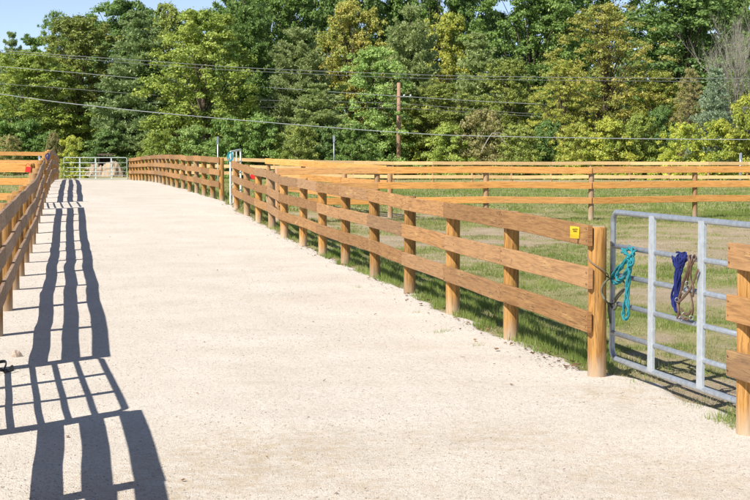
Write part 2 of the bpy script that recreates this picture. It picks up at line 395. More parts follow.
def rz_(X, D): return gz(X, D) + .014

# pebbles lying on the lane
def stones(n, dmin, dmax, s0, s1):
    D = dmin + (dmax - dmin) * rng.random(n) ** 1.6
    lo = np.maximum(XL(D) - .2, -.25 * D); hi = np.minimum(XR(D) - .02, .25 * D); X = lo + (hi - lo) * rng.random(n)
    s = s0 + (s1 - s0) * rng.random(n) ** 5
    z = ground(X, D) + .014 + s * .12
    base = np.array([(1, 0, 0), (0, 1, 0), (-1, 0, 0), (0, -1, 0), (.1, .1, .62), (0, 0, -.6)], float)
    an = rng.random(n) * 6.28; ca, sa = np.cos(an), np.sin(an)
    J = base[None] * (1 + (rng.random((n, 6, 3)) - .5) * .6)
    Vx = J[..., 0] * ca[:, None] - J[..., 1] * sa[:, None]; Vy = J[..., 0] * sa[:, None] + J[..., 1] * ca[:, None]
    V = np.stack([Vx * s[:, None] + X[:, None], Vy * s[:, None] * .8 + D[:, None], J[..., 2] * s[:, None] + z[:, None]], -1).reshape(-1, 3)
    T = np.array([(0, 1, 4), (1, 2, 4), (2, 3, 4), (3, 0, 4), (1, 0, 5), (2, 1, 5), (3, 2, 5), (0, 3, 5)])
    return V, (T[None] + (np.arange(n) * 6)[:, None, None]).ravel()
V, idx = stones(62000, 7.4, 30, .0022, .0085)
tag(link('gravel', fast_mesh('gravel', V, 3, idx), M['pebble']), kind='stuff', label='loose crushed stone scattered over the pale lane', cat='gravel')

# ------------------------------------------------------------------ grass
def blades(X, D, h, w, lean=.5):
    n = len(X); z = ground(X, D) - .005
    an = rng.random(n) * 6.283; la = rng.random(n) * 6.283; ll = h * lean * rng.random(n)
    cx, cy = np.cos(an) * w / 2, np.sin(an) * w / 2
    V = np.stack([np.stack([X - cx, D - cy, z], -1), np.stack([X + cx, D + cy, z], -1),
                  np.stack([X + np.cos(la) * ll, D + np.sin(la) * ll, z + h], -1)], 1).reshape(-1, 3)
    return V
def field_points(n, d0, d1, side, p=1.0):
    D = d0 + (d1 - d0) * rng.random(n * 3) ** p
    if side > 0:
        lo = XR(D) + .03; hi = .25 * D + 1.0
    else:
        hi = XL(D) - .25; lo = -.25 * D - 1.0
    w = np.clip(hi - lo, 0, None)
    keep = rng.random(len(D)) < w / 14.0
    D, lo, w = D[keep], lo[keep], w[keep]
    X = lo + w * rng.random(len(D)); return X[:n * 2], D[:n * 2]
def make_grass():
    gs, ds = [], []
    for (n, d0, d1, hh, ww, side) in ((330000, 9.5, 22, .032, .006, 1), (300000, 22, 40, .036, .010, 1), (190000, 40, 100, .05, .026, 1), (60000, 24, 100, .07, .024, -1)):
        X, D = field_points(n, d0, d1, side)
        c = cover(X, D); r = rng.random(len(X))
        tall = np.clip(1.2 - np.abs(X - XR(D) - .35) / .45, 0, 1) if side > 0 else 0
        fence2 = np.clip(1 - np.abs(D - 36.3) / .5, 0, 1) + np.clip(1 - np.abs(D - 80) / 2, 0, 1)
        tuft = np.clip(vnoise(X, D, .16 if d0 < 30 else .4, 91) * 2.6 - .55, 0, 1.7)
        k = r < (c ** 1.5) * .62 * tuft
        h = hh * (.7 + .5 * tuft) * (.5 + rng.random(len(X))) * (.6 + .7 * c) * (1 + 1.2 * tall * np.clip(fbm(X, D, .9, 55) * 4 - 1.5, 0, 1) + .8 * fence2)
        gs.append(blades(X[k], D[k], h[k], ww))
        k2 = (~k) & (rng.random(len(X)) < .36 + .4 * np.clip(c * 2, 0, 1) * (fbm(X, D, 1.1, 77) > .45))
        ds.append(blades(X[k2], D[k2], h[k2] * .6, ww * .8, 2.0))
    # tufts that creep out over the edge of the lane beside the posts
    D = 9.8 + 30 * rng.random(26000); X = XR(D) + (rng.random(26000) - .25) * .5
    k = (vnoise(X, D, .5, 71) > .55) & (X > XR(D) - .08) & (D > 13)
    gs.append(blades(X[k], D[k], .03 + .09 * rng.random(k.sum()), .008))
    D = 9 + 35 * rng.random(30000); X = XL(D) - .5 * rng.random(30000) - .15
    k = (vnoise(X, D, .4, 72) > .62); gs.append(blades(X[k], D[k], .03 + .06 * rng.random(k.sum()), .008))
    # a few weeds in the stone
    for (wx, wd) in ((.62, 15.6), (.70, 15.7), (.95, 14.5), (-.2, 20.5), (.45, 17.5)):
        n = 26; X = wx + rng.normal(0, .035, n); D = wd + rng.normal(0, .03, n); gs.append(blades(X, D, .03 + .04 * rng.random(n), .006, 1))
    for name, arr, lab in (('grass', gs, 'short green grass growing in patches over the paddocks'), ('dry_grass', ds, 'cut straw coloured grass lying between the green patches')):
        V = np.concatenate(arr); me = fast_mesh(name, V, 3, np.arange(len(V)))
        tag(link(name, me, M['grass' if name == 'grass' else 'dry']), lab, 'grass', kind='stuff')
make_grass()

# leaf litter and bits of bark on the lane, thick beside the fence
def litter():
    n = 1100; D = 12.9 + 30 * rng.random(n) ** 1.5; X = XR(D) - .02 - np.abs(rng.normal(0, .16, n)) + .1
    n2 = 130; D2 = 7.6 + 28 * rng.random(n2) ** 1.5; lo = np.maximum(XL(D2), -.25 * D2); X2 = lo + (np.minimum(XR(D2), .25 * D2) - lo) * rng.random(n2)
    X = np.concatenate([X, X2]); D = np.concatenate([D, D2]); n += n2
    s = .006 + .020 * rng.random(n) ** 3; s[:1100] *= 1.25; an = rng.random(n) * 6.28; asp = .25 + .6 * rng.random(n)
    z = ground(X, D) + .019
    q = np.array([(-1, 0), (0, -1), (1, 0), (0, 1)], float)
    Vx = q[None, :, 0] * s[:, None]; Vy = q[None, :, 1] * (s * asp)[:, None]
    ca, sa = np.cos(an)[:, None], np.sin(an)[:, None]
    up = (rng.random((n, 4))) * s[:, None] * .9
    V = np.stack([X[:, None] + Vx * ca - Vy * sa, D[:, None] + Vx * sa + Vy * ca, z[:, None] + up], -1).reshape(-1, 3)
    tag(link('leaf_litter', fast_mesh('leaf_litter', V, 4, np.arange(n * 4)), M['litter']), 'brown leaf and bark scraps dropped on the pale lane', 'leaf litter', kind='stuff')
litter()

# ------------------------------------------------------------------ fences
FH = 1.22; RW = .165; RTK = .038; PR = .073
def make_post(root, x, y, h, r, m, seed, name='post'):
    rr = random.Random(seed); g = gz(x, y); mb = MB()
    tx, ty = rr.uniform(-.012, .012), rr.uniform(-.012, .012)
    zs = [-.25, 0, h * .25, h * .5, h * .75, h - .012, h]
    pts = [(x + tx * z, y + ty * z, g + z) for z in zs]
    rad = [r * (1.02 + rr.uniform(-.015, .015)) for _ in zs]; rad[-1] = r * .9
    mb.tube(pts, rad, 16); mb.build(name, m, root)
def fence(name, pts, side, label, m_rail, m_post, H=FH, r=PR, nails=False, over=(.0, .0), group=None, rails=3, first_h=None, tall_last=None, rw=RW, grp='wooden rail fences'):
    """pts: post positions; side: +1 rails on the right of the line's direction, -1 on the left"""
    root = empty(name, (pts[0][0], pts[0][1], gz(*pts[0])))
    tag(root, label, 'fence', grp)
    for i, (x, y) in enumerate(pts):
        rr = random.Random(int(x * 1000 + y * 77))
        make_post(root, x, y, H + rr.uniform(-.02, .012) + (first_h if (i == 0 and first_h) else 0) + (tall_last if (tall_last and i == len(pts) - 1) else 0), r * rr.uniform(.95, 1.06), m_post, i * 7 + 3)
    for i in range(len(pts) - 1):
        a, b = Vector((*pts[i], 0)), Vector((*pts[i + 1], 0)); d = (b - a).normalized()
        nrm = Vector((d.y, -d.x, 0)) * side
        # shared normals at the posts keep neighbouring boards end to end
        a2 = a + nrm * (r + RTK / 2 - .004); b2 = b + nrm * (r + RTK / 2 - .004)
        if i == 0: a2 -= d * over[0]
        else: a2 += d * .003
        if i == len(pts) - 2: b2 += d * over[1]
        else: b2 -= d * .003
        for k in range(rails):
            rr = random.Random(i * 31 + k * 7 + int(abs(pts[0][0]) * 100))
            zt = H + .006 - k * .343 - rw / 2
            za, zb = gz(a.x, a.y) + zt + rr.uniform(-.006, .006), gz(b.x, b.y) + zt + rr.uniform(-.006, .006)
            if rails == 3 and k == 0: pass
            mb = MB(); mb.board((a2.x, a2.y, za), (b2.x, b2.y, zb), (0, 0, 1), rw, RTK, seed=i * 91 + k, me_=2)
            if nails:
                up = Vector((0, 0, 1))
                for (e, ee, zz) in ((a2, .035, za), (b2, -.035, zb)):
                    for q in (-.045, .045):
                        c = Vector((e.x, e.y, zz + q)) + d * ee + nrm * (RTK / 2 + .002)
                        mb.tube([c, c + nrm * .003], .006, 6, mi=1)
            mb.build('rail', [m_rail, M['rust'], M['rail_end']], root)
    return root

right_near = [(XR(d), d) for d in (12.6, 15, 17.4, 19.8, 22, 24.3, 26.6, 28.9, 31.2, 33.5, 35.8, 38.1, 40.4)]
right_near = [(float(a), b) for a, b in right_near]
rn = fence('rail_fence', right_near, -1, 'brown fence on the right of the lane between the steel gate and the open gate', M['rail'], M['post'], nails=True, over=(.07, .08))
rfar = [(float(XR(d)), d) for d in np.linspace(44.8, 89.9, 20)]
fence('rail_fence', rfar, -1, 'brown fence right of the lane between the open gate and the far end gate', M['rail'], M['post'], over=(.08, 0))
rfront = [(2.37, 10.04), (2.83, 7.6), (3.29, 5.2)]
fence('rail_fence', rfront, +1, 'nearest right-hand fence, its board ends standing past the big post at the photo edge', M['rail'], M['post'], nails=True, over=(.12, .1), r=.08)
lf = lambda ds: [(float(XL(d)) - .09, float(d)) for d in ds]
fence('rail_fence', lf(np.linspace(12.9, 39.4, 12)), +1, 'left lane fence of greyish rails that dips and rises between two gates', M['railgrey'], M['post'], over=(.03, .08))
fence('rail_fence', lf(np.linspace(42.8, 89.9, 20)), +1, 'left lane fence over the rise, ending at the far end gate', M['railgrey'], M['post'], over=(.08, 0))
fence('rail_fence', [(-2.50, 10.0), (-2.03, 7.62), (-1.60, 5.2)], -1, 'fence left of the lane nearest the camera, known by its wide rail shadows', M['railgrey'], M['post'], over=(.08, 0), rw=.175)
cross = [(-2.62 + .06 + 2.42 * i, 35.3 + .19 * i) for i in range(10)]
cross = [((px - HX) * D / F, D) for px, D in ((268, 35.4), (377, 35.9), (486, 36.3), (591, 36.5), (695, 37.2))]
cross += [(cross[-1][0] + 2.4 * k, 37.2 + .1 * k) for k in range(1, 5)]
cross = [(cross[0][0] + .22, cross[0][1])] + cross[1:]
fence('rail_fence', cross, +1, 'bright orange-brown fence crossing the right paddock behind the lane fence', M['orange'], M['postgrey'], rw=.15, r=.06)
back = [(-11.0 + 1.985 * i, 80.0 + .05 * i) for i in range(19)]
fence('rail_fence', back, +1, 'pale yellow fence farthest back across the right paddock, against the brush', M['pale'], M['postgrey'], rw=.17, r=.06)
# return piece that slants between the two paddock fences
b0 = [(cross[1][0] + .05, 36.2), (-.95, 38.3), (-1.9, 40.5), (-2.65, 42.8)]
fence('rail_fence', [(.35, 36.9), (-.75, 39.1), (-1.85, 41.3), (-2.9, 43.5)], -1, 'short orange fence slanting back from the crossing fence towards the open gate', M['orange'], M['postgrey'], rw=.15, r=.06)
lb = [(float(XL(37)) - .25 - 2.4 * i, 37 - .05 * i) for i in range(4)]
fence('rail_fence', lb, -1, 'orange fence in the left paddock, the nearer of the two', M['orange'], M['post'], rw=.16, r=.065)
la = [(float(XL(66)) - .35 - 2.4 * i, 66) for i in range(5)]
fence('rail_fence', la, -1, 'orange fence in the left paddock, the farther one under the trees', M['orange'], M['post'], rw=.16, r=.065)

# yellow tag stapled to the top board beside the end post
a, b = Vector((*right_near[0], 0)), Vector((*right_near[1], 0)); d = (b - a).normalized(); nrm = Vector((-d.y, d.x, 0))
c = a + d * .13 + nrm * (PR + RTK + .042); zc = gz(right_near[0][0], right_near[0][1]) + 1.15
d, nrm = Vector((-nrm.x, -nrm.y, 0)), -d      # the tag stands off the board, bent out towards the lane
mb = MB(); w_, h_ = .075, .095
for (s_, t_, mi_) in ((w_, h_, 0),):
    vs = []
    for k in range(4):
        z = zc + h_ / 2 - k * h_ / 3; bulge = .004 + .006 * math.sin(k * 1.2)
        vs += [c - d * (w_ / 2) + nrm * bulge + Vector((0, 0, z + .004)), c + d * (w_ / 2) + nrm * bulge + Vector((0, 0, z - .004))]
    vs2 = [v - nrm * .002 for v in vs]
    mb.add(vs + vs2, [[0, 1, 3, 2], [2, 3, 5, 4], [4, 5, 7, 6], [9, 8, 10, 11], [11, 10, 12, 13], [13, 12, 14, 15]], None, 0)
for k, (zz, ww) in enumerate(((.028, .045), (.012, .03))):
    mb.box(c + nrm * .0125 + Vector((0, 0, zc + zz - c.z)), .003, ww, .004, math.atan2(d.y, d.x) - math.pi / 2, 1)
t_ = mb.build('tag', [M['yellow'], M['ink']], rn); t_['label'] = 'small yellow tag stapled on the top rail'

# ------------------------------------------------------------------ gates
def gate(name, p0, p1, H, lift, bars, braces, label, m_tube, m_brace, tube=.023, group='tube gates of the lane', face=-1, bw=.088, lift1=None):
    p0 = Vector((*p0, 0)); p1 = Vector((*p1, 0)); d = (p1 - p0); Ln = d.length; d.normalize(); n = Vector((d.y, -d.x, 0)) * face
    z0 = gz(p0.x, p0.y) + lift; z1 = gz(p1.x, p1.y) + (lift1 or lift)
    root = empty(name, (p0.x, p0.y, z0 - lift)); tag(root, label, 'gate', group)
    def P(s, z): return Vector((p0.x + d.x * s, p0.y + d.y * s, z0 + (z1 - z0) * s / Ln + z))
    R = .09; pts = []
    for (cx, cz, a0) in ((R, R, 180), (Ln - R, R, 270), (Ln - R, H - R, 0), (R, H - R, 90)):
        for k in range(6):
            a = math.radians(a0 + 90 * k / 5); pts.append(P(cx + R * math.cos(a), cz + R * math.sin(a)))
    mb = MB(); mb.tube(pts, tube, 10, closed=True); mb.build('frame', m_tube, root)
    for z in bars:
        mb = MB(); mb.tube([P(.0, z * H), P(Ln * .5, z * H - .004), P(Ln, z * H)], tube * .88, 8); mb.build('bar', m_tube, root)
    for t in braces:
        mb = MB(); x = t * Ln
        c0 = P(x, 0) + n * (tube * .9); c1 = P(x, H) + n * (tube * .9)
        # folded channel: face plate with two returns
        mb.board(c0 + Vector((0, 0, .0)), c1, d, bw, .005, nseg=1, warp=0, cut=.001)
        mb.board(c0 + d * (bw / 2) - n * .011, c1 + d * (bw / 2) - n * .011, n, .022, .004, nseg=1, warp=0, cut=.001)
        mb.board(c0 - d * (bw / 2) - n * .011, c1 - d * (bw / 2) - n * .011, n, .022, .004, nseg=1, warp=0, cut=.001)
        mb.build('brace', m_brace, root)
    for z in (.12, .85):
        mb = MB(); c = P(Ln, z * H); mb.tube([c, c + d * .06], .014, 8); mb.tube([c + d * .06 + Vector((0, 0, -.04)), c + d * .06 + Vector((0, 0, .04))], .011, 8)
        mb.build('hinge', M['steel'], root)
    return root, P, n
zb = [(372 - y) / 153.0 for y in (345, 313.6, 284, 254)]
g1, GP, gn = gate('tube_gate', (1.90, 12.75), (2.50, 10.0), 1.17, .14, [.175, .38, .575, .77], [.30, .62], 'grey steel tube gate at the front right with ropes hanging on it', M['galv'], M['galvpale'], face=+1, lift1=.155, group='tube gates of the lane')
g2, _, _ = gate('tube_gate', (-17.5, 90.1), (-13.95, 90.1), 1.2, .06, [.17, .34, .53, .76], [.25, .5, .75], 'pale grey-green gate closing the far end of the lane', M['farsteel'], M['farsteel'], tube=.019, bw=.08)
g3, _, _ = gate('tube_gate', (-3.72, 41.2), (-3.74, 44.6), 1.36, .08, [.18, .36, .54, .76], [.3, .62], 'pale gate standing open in the gap of the right lane fence', M['white'], M['white'], tube=.026)
g4, _, _ = gate('tube_gate', (float(XL(39.4)) - .14, 39.62), (float(XL(42.8)) - .14, 42.55), 1.2, .06, [.17, .34, .53, .76], [.33, .66], 'steel gate in the left lane fence on the rise', M['galv'], M['galvpale'])
g5, _, _ = gate('tube_gate', (-2.53, 10.09), (-3.17, 12.80), 1.17, .06, [.175, .38, .575, .77], [.33, .66], 'steel gate left of the lane beside the camera, seen by its barred shadow', M['galv'], M['galvpale'])

# a spot on the near gate's front face for a photograph direction
def on_gate(px, py, off=.03):
    a = Vector((1.90, 12.75, 0)) + gn * 0; dvec = Vector((2.50 - 1.90, 10.0 - 12.75, 0)).normalized()
    n = Vector((dvec.y, -dvec.x, 0));  n = n if n.dot(Vector((0, -1, 0))) > 0 else -n
    a = a + n * off
    r = Vector(((px - HX) / F, 1, -(py - HY) / F)); t = a.dot(n) / r.dot(n)
    return Vector((r.x * t, r.y * t, EYE + r.z * t))
def cr(pts, n=6):
    """Catmull-Rom through points"""
    P = [pts[0]] + list(pts) + [pts[-1]]; out = []
    for i in range(1, len(P) - 2):
        for k in range(n):
            t = k / n; a, b, c, d_ = P[i - 1], P[i], P[i + 1], P[i + 2]
            out.append(.5 * ((2 * b) + (c - a) * t + (2 * a - 5 * b + 4 * c - d_) * t * t + (3 * b - a - 3 * c + d_) * t ** 3))
    out.append(P[-2]); return out
def gpts(lst, ox, oy, s, offs=None):
    out = []
    for p in lst:
        q = on_gate(ox + p[0] / s, oy + p[1] / s, (p[2] if len(p) > 2 else .03))
        if s == 5.0 and p[0] < 104:                      # this part of the loop hangs over the front of the end post
            e = Vector((0, 0, EYE)); q = e + (q - e) * ((q.y - .42 * min(1, (104 - p[0]) / 25)) / q.y)
        out.append(q)
    return out
# turquoise lead rope knotted over the second bar
c1 = (590, 230, 5.0)
mb = MB()
for path in ([(185, 118, .045), (165, 110, .045), (168, 92, .02), (190, 84, -.02), (215, 88, -.01), (225, 108, .035), (212, 128, .05), (190, 128, .05), (178, 108, .05), (192, 92, .03), (212, 96, .05), (218, 120, .06), (200, 140, .06)],
             [(200, 128, .05), (170, 165, .05), (135, 200, .045), (116, 236, .04), (122, 262, .04), (150, 262, .045), (178, 225, .05), (196, 185, .05), (205, 150, .055), (208, 120, .06)],
             [(196, 135, .06), (178, 165, .06), (152, 200, .06), (138, 232, .06), (146, 248, .06), (168, 238, .06), (188, 200, .065), (216, 168, .06), (214, 135, .06)],
             [(206, 120, .06), (212, 160, .055), (200, 215, .05), (190, 270, .05), (186, 330, .05), (176, 390, .05), (172, 430, .05), (181, 446, .05), (193, 436, .05), (196, 400, .05), (192, 340, .05), (196, 280, .05), (200, 210, .06), (194, 150, .06)]):
    P_ = cr(gpts(path, *c1))
    for q in (0, 1):
        mb.tube([p + Vector((.0085 * math.cos(i * .55 + q * 3.14), -.004, .0085 * math.sin(i * .55 + q * 3.14))) for i, p in enumerate(P_)], .0078, 8)
tag(mb.build('lead_rope', M['turq']), 'turquoise lead rope knotted over the gate bar near the post', 'rope', 'tack hanging on the gate')
mb = MB()
for path in ([(112, 240, .03), (85, 255, .03), (66, 285, .03), (64, 320, .03), (80, 350, .03), (100, 372, .03), (125, 365, .03), (150, 330, .04), (172, 305, .04), (176, 270, .04), (160, 250, .04), (130, 262, .03)],
             [(95, 372, .035), (112, 384, .035), (128, 400, .035), (136, 378, .035), (128, 350, .04), (150, 315, .05), (178, 290, .05)],
             [(100, 365, .04), (98, 400, .035), (104, 440, .035), (108, 470, .035)]):
    mb.tube(cr(gpts(path, *c1)), .0082, 8)
tag(mb.build('lead_rope', M['grayrope']), 'grey-green rope looped between the gate stile and the end post', 'rope', 'tack hanging on the gate')
mb = MB()
pc = Vector((right_near[0][0], right_near[0][1], gz(*right_near[0]) + .93))
loop = [pc + Vector((math.cos(a) * .084, math.sin(a) * .084, .04 - .17 * (a - 3.0) / 3.28)) for a in np.linspace(1.9, 6.28, 20)]
mb.tube(loop + cr([loop[-1], on_gate(604, 274, .02), on_gate(612, 279, .02), on_gate(617, 276, -.03), on_gate(613, 262, -.03)]), .005, 6)
mb.build('tie_cord', M['twine'], g1)
# blue halter and brown leather halter
c2 = (660, 230, 4.1667)
mb = MB()
for path in ([(70, 150, .04), (60, 130, .03), (62, 105, .0), (82, 96, -.03), (106, 98, .0), (114, 112, .04), (104, 140, .045), (85, 158, .045), (68, 150, .04), (66, 120, .045), (90, 104, .03), (100, 118, .05), (86, 142, .05)],
             [(70, 118, .05), (74, 160, .045), (72, 205, .04), (64, 250, .04), (58, 285, .04), (62, 312, .04), (74, 322, .04), (80, 300, .04), (78, 260, .045), (84, 215, .045), (90, 170, .045), (94, 125, .05)],
             [(80, 112, .055), (80, 170, .05), (76, 230, .05), (70, 280, .05), (72, 330, .05), (80, 345, .05)]):
    P_ = cr(gpts(path, *c2))
    for q in (0, 1):
        mb.tube([p + Vector((.010 * math.cos(i * .3 + q * 3.14), .003 * q, .008 * math.sin(i * .3 + q * 3.14))) for i, p in enumerate(P_)], .0088, 8, flat=.7)
tag(mb.build('halter', M['blue']), 'blue rope halter coiled over the gate bar, left of the brown one', 'halter', 'tack hanging on the gate')
root = empty('halter', on_gate(692, 256, .03)); tag(root, 'brown leather halter with metal rings hanging on the gate, right of the blue one', 'halter', 'tack hanging on the gate')
mb = MB()
for path in ([(140, 125, .0), (130, 108, .0), (122, 112, .04), (126, 140, .045), (114, 185, .045), (100, 225, .04), (92, 262, .04), (82, 300, .04), (80, 335, .04), (92, 362, .04), (115, 374, .04), (136, 366, .04), (143, 330, .04), (136, 285, .04), (128, 255, .04), (118, 228, .045), (124, 180, .05), (140, 140, .05), (152, 118, .03), (146, 106, -.02)],
             [(164, 165, .04), (152, 195, .045), (140, 230, .05), (120, 262, .05), (95, 290, .05), (76, 308, .05)],
             [(150, 110, -.01), (138, 118, .05), (132, 165, .055), (134, 210, .05), (144, 240, .05), (142, 280, .05)],
             [(78, 300, .05), (84, 340, .05), (80, 372, .05)], [(96, 330, .05), (108, 352, .055), (126, 350, .05), (136, 336, .05)]):
    mb.tube(cr(gpts(path, *c2)), .0115, 6, flat=.5)
strap = mb.build('strap', M['leather'], root)
mb = MB()
for (x, y, r_) in ((76, 292, .014), (108, 356, .018), (118, 224, .016), (136, 368, .014), (92, 372, .014), (102, 262, .010)):
    c = on_gate(c2[0] + x / c2[2], c2[1] + y / c2[2], .058)
    mb = MB(); mb.tube([c + Vector((math.cos(a) * r_, 0, math.sin(a) * r_)) for a in np.linspace(0, 6.283, 13)[:-1]], .0035, 6, closed=True); mb.build('ring', M['steel'], strap)

# blue cloth on the open gate, blue halter on the left fence, red tags, strap on the ground
def hang(name, x, y, z, s, m, label, cat, seed, group=None):
    rr = random.Random(seed); mb = MB()
    for k in range(3):
        w = s * (.25 + .1 * k); h = s * (.8 + .2 * rr.random()); o = rr.uniform(-.02, .02)
        P_ = [Vector((x + o, y - .02 * k, z)), Vector((x - w * .6 + o, y - .05, z - h * .35)), Vector((x - w * .4 + o, y - .05, z - h * .85)), Vector((x + o, y - .06, z - h)),
              Vector((x + w * .5 + o, y - .05, z - h * .8)), Vector((x + w * .5 + o, y - .04, z - h * .3)), Vector((x + .01, y + .03, z + .01))]
        mb.tube(cr(P_, 4), s * .045, 7)
    return tag(mb.build(name, m), label, cat, group)
hang('halter', -3.70, 41.12, gz(-3.7, 41.1) + 1.44, .26, M['turq'], 'turquoise halter bundled on the corner of the open gate', 'halter', 3, 'tack hung along the lane fences')
hang('halter', float(XL(42.8)) + .05, 42.7, gz(-8.7, 42.8) + 1.34, .18, M['blue'], 'blue halter over the left fence post on the rise', 'halter', 5, 'tack hung along the lane fences')
def redtag(x, y, z, label):
    mb = MB(); c = (x, y, z)
    mb.board(Vector(c) + Vector((-.06, 0, 0)), Vector(c) + Vector((.06, 0, -.02)), (0, 0, 1), .13, .02, nseg=2, cut=.006)
    mb.tube(cr([Vector(c) + Vector((-.06, 0, .06)), Vector(c) + Vector((0, -.02, .13)), Vector(c) + Vector((.06, 0, .06))], 4), .006, 6)
    tag(mb.build('red_flag', M['red']), label, 'flag', 'small red flags on the fences')
redtag((253 - HX) * 39.0 / F, 39.0, EYE - 29 * 39.0 / F, 'small red flag seen between the rails of the right lane fence')
redtag((28.5 - HX) * 36.5 / F, 36.5, EYE - 22 * 36.5 / F, 'small red flag on the orange fence in the left paddock')
mb = MB()
S = lambda x, y, z: Vector((x, y, rz_(x, y) + z))
mb.tube(cr([S(-3.2, 13.1, .02), S(-3.02, 12.98, .07), S(-2.99, 12.80, .015), S(-2.955, 12.78, .03), S(-2.93, 12.86, .05)]), .013, 8, flat=.5)
mb.tube(cr([S(-3.1, 12.75, .015), S(-3.02, 12.76, .03), S(-2.97, 12.85, .012), S(-2.95, 12.97, .01)]), .012, 8, flat=.5)
tag(mb.build('strap', M['darkstrap']), 'dark strap end lying on the lane at the left photo edge', 'strap')
# stone beside the left fence
def rock(x, y, s, label, m, name='stone', cat='stone'):
    import bmesh
    bm = bmesh.new(); bmesh.ops.create_icosphere(bm, subdivisions=3, radius=1)
    rr = np.random.default_rng(int(abs(x * 100)))
    ph = rr.random(6) * 6
    for v in bm.verts:
        p = v.co; k = 1 + .16 * math.sin(p.x * 3 + ph[0]) + .14 * math.sin(p.y * 4 + ph[1]) + .12 * math.sin(p.z * 3.5 + ph[2]) + .05 * math.sin(p.x * 9 + p.z * 7 + ph[3])
        v.co = Vector((p.x * k * s[0], p.y * k * s[1], p.z * k * s[2]))
        if v.co.z < -s[2] * .3: v.co.z = -s[2] * .3
    me = bpy.data.meshes.new(name); bm.to_mesh(me); bm.free()
    for p in me.polygons: p.use_smooth = False
    o = link(name, me, m); o.location = (x, y, gz(x, y) + s[2] * .25); tag(o, label, cat); return o
rock(-3.1, 13.75, (.055, .05, .05), 'pinkish stone lying alone by the left fence shadow', M['stone'])

# ------------------------------------------------------------------ far things: poles, wires, shed, soil heaps
def pxw(px, py, D): return Vector(((px - HX) * D / F, D, EYE - (py - HY) * D / F))
up_root = empty('utility_pole', (pxw(399, 0, 112).x, 112, gz(1.7, 112))); tag(up_root, 'brown wooden utility pole standing in front of the brush', 'utility pole')
mb = MB(); p = pxw(399, 83, 112); mb.tube([(p.x, 112, gz(1.7, 112) - .5), (p.x - .03, 112, 2.5), (p.x - .02, 112, p.z)], [.17, .15, .12], 14); mb.build('pole', M['pole'], up_root)
mb = MB(); q = pxw(399, 97, 112); mb.tube([q + Vector((.1, -.12, 0)), q + Vector((.9, -.12, .0))], .035, 8); arm = mb.build('arm', M['galvpale'], up_root)
for dx in (.35, .8):
    mb = MB(); mb.tube([q + Vector((dx, -.12, .03)), q + Vector((dx, -.12, .07)), q + Vector((dx, -.12, .16))], [.03, .07, .045], 10); mb.build('insulator', M['white'], arm)
def wire(pts, D, r, m, label, name='overhead_wire'):
    P_ = [pxw(x, y, D) for x, y in pts]
    mb = MB(); mb.tube(cr(P_, 10), r, 6, caps=False)
    tag(mb.build(name, m), label, 'wire', 'overhead wires')
wire([(-260, 52), (0, 94), (120, 109), (250, 121), (400, 132.5), (500, 136.5), (750, 139.5), (980, 136)], 62, 0.0147, M['cable'], 'thick pale cable sagging lowest across the whole picture')
wire([(-260, 28), (0, 50.5), (75, 56.5), (150, 61.5), (250, 68.5), (400, 74.5), (500, 77), (750, 79), (980, 77)], 100, 0.0182, M['cabledark'], 'uppermost wire, crossing the open sky at the left')
wire([(-260, 34), (0, 53), (150, 65), (250, 71.5), (400, 78), (500, 80), (750, 82), (980, 80)], 106, 0.0140, M['cabledark'], 'thin wire running just under the uppermost one')
wire([(-260, 50), (0, 67), (150, 79.5), (250, 86.5), (399, 96.5), (560, 105), (750, 107.5), (980, 106)], 111.85, 0.0168, M['cable'], 'wire fixed to the insulators near the top of the utility pole')
wire([(-260, 68), (0, 84), (150, 95), (250, 100), (399, 104), (560, 115.5), (750, 119), (980, 119)], 111.8, 0.0140, M['cabledark'], 'dark wire on the utility pole, second below the insulators')
wire([(150, 103), (250, 107), (399, 108.5), (560, 117.5), (750, 121.5), (980, 122)], 111.8, 0.0112, M['cabledark'], 'thinnest dark wire, lowest of those on the utility pole')

def stake(px, top, D, r, label, m, cap=False):
    p = pxw(px, top, D); g_ = gz(p.x, D)
    root = empty('marker_post', (p.x, D, g_)); tag(root, label, 'marker post')
    mb = MB(); mb.tube([(p.x, D, g_ - .2), (p.x, D, p.z)], r, 8); mb.build('stem', m, root)
    mb = MB(); mb.board((p.x, D - r - .01, p.z - .32), (p.x, D - r - .01, p.z + .02), (1, 0, 0), .1, .012, nseg=1, warp=0); mb.build('plate', M['trailer'] if not cap else m, root)
stake(218, 137, 76, .026, 'thin white marker stake rising behind the right lane fence', M['white'])
stake(334, 136, 84, .026, 'thin grey marker stake in front of the green brush', M['galv'], True)
stake(740, 153, 84, .075, 'short stout grey post by the yellow brush at the right edge', M['galv'], True)

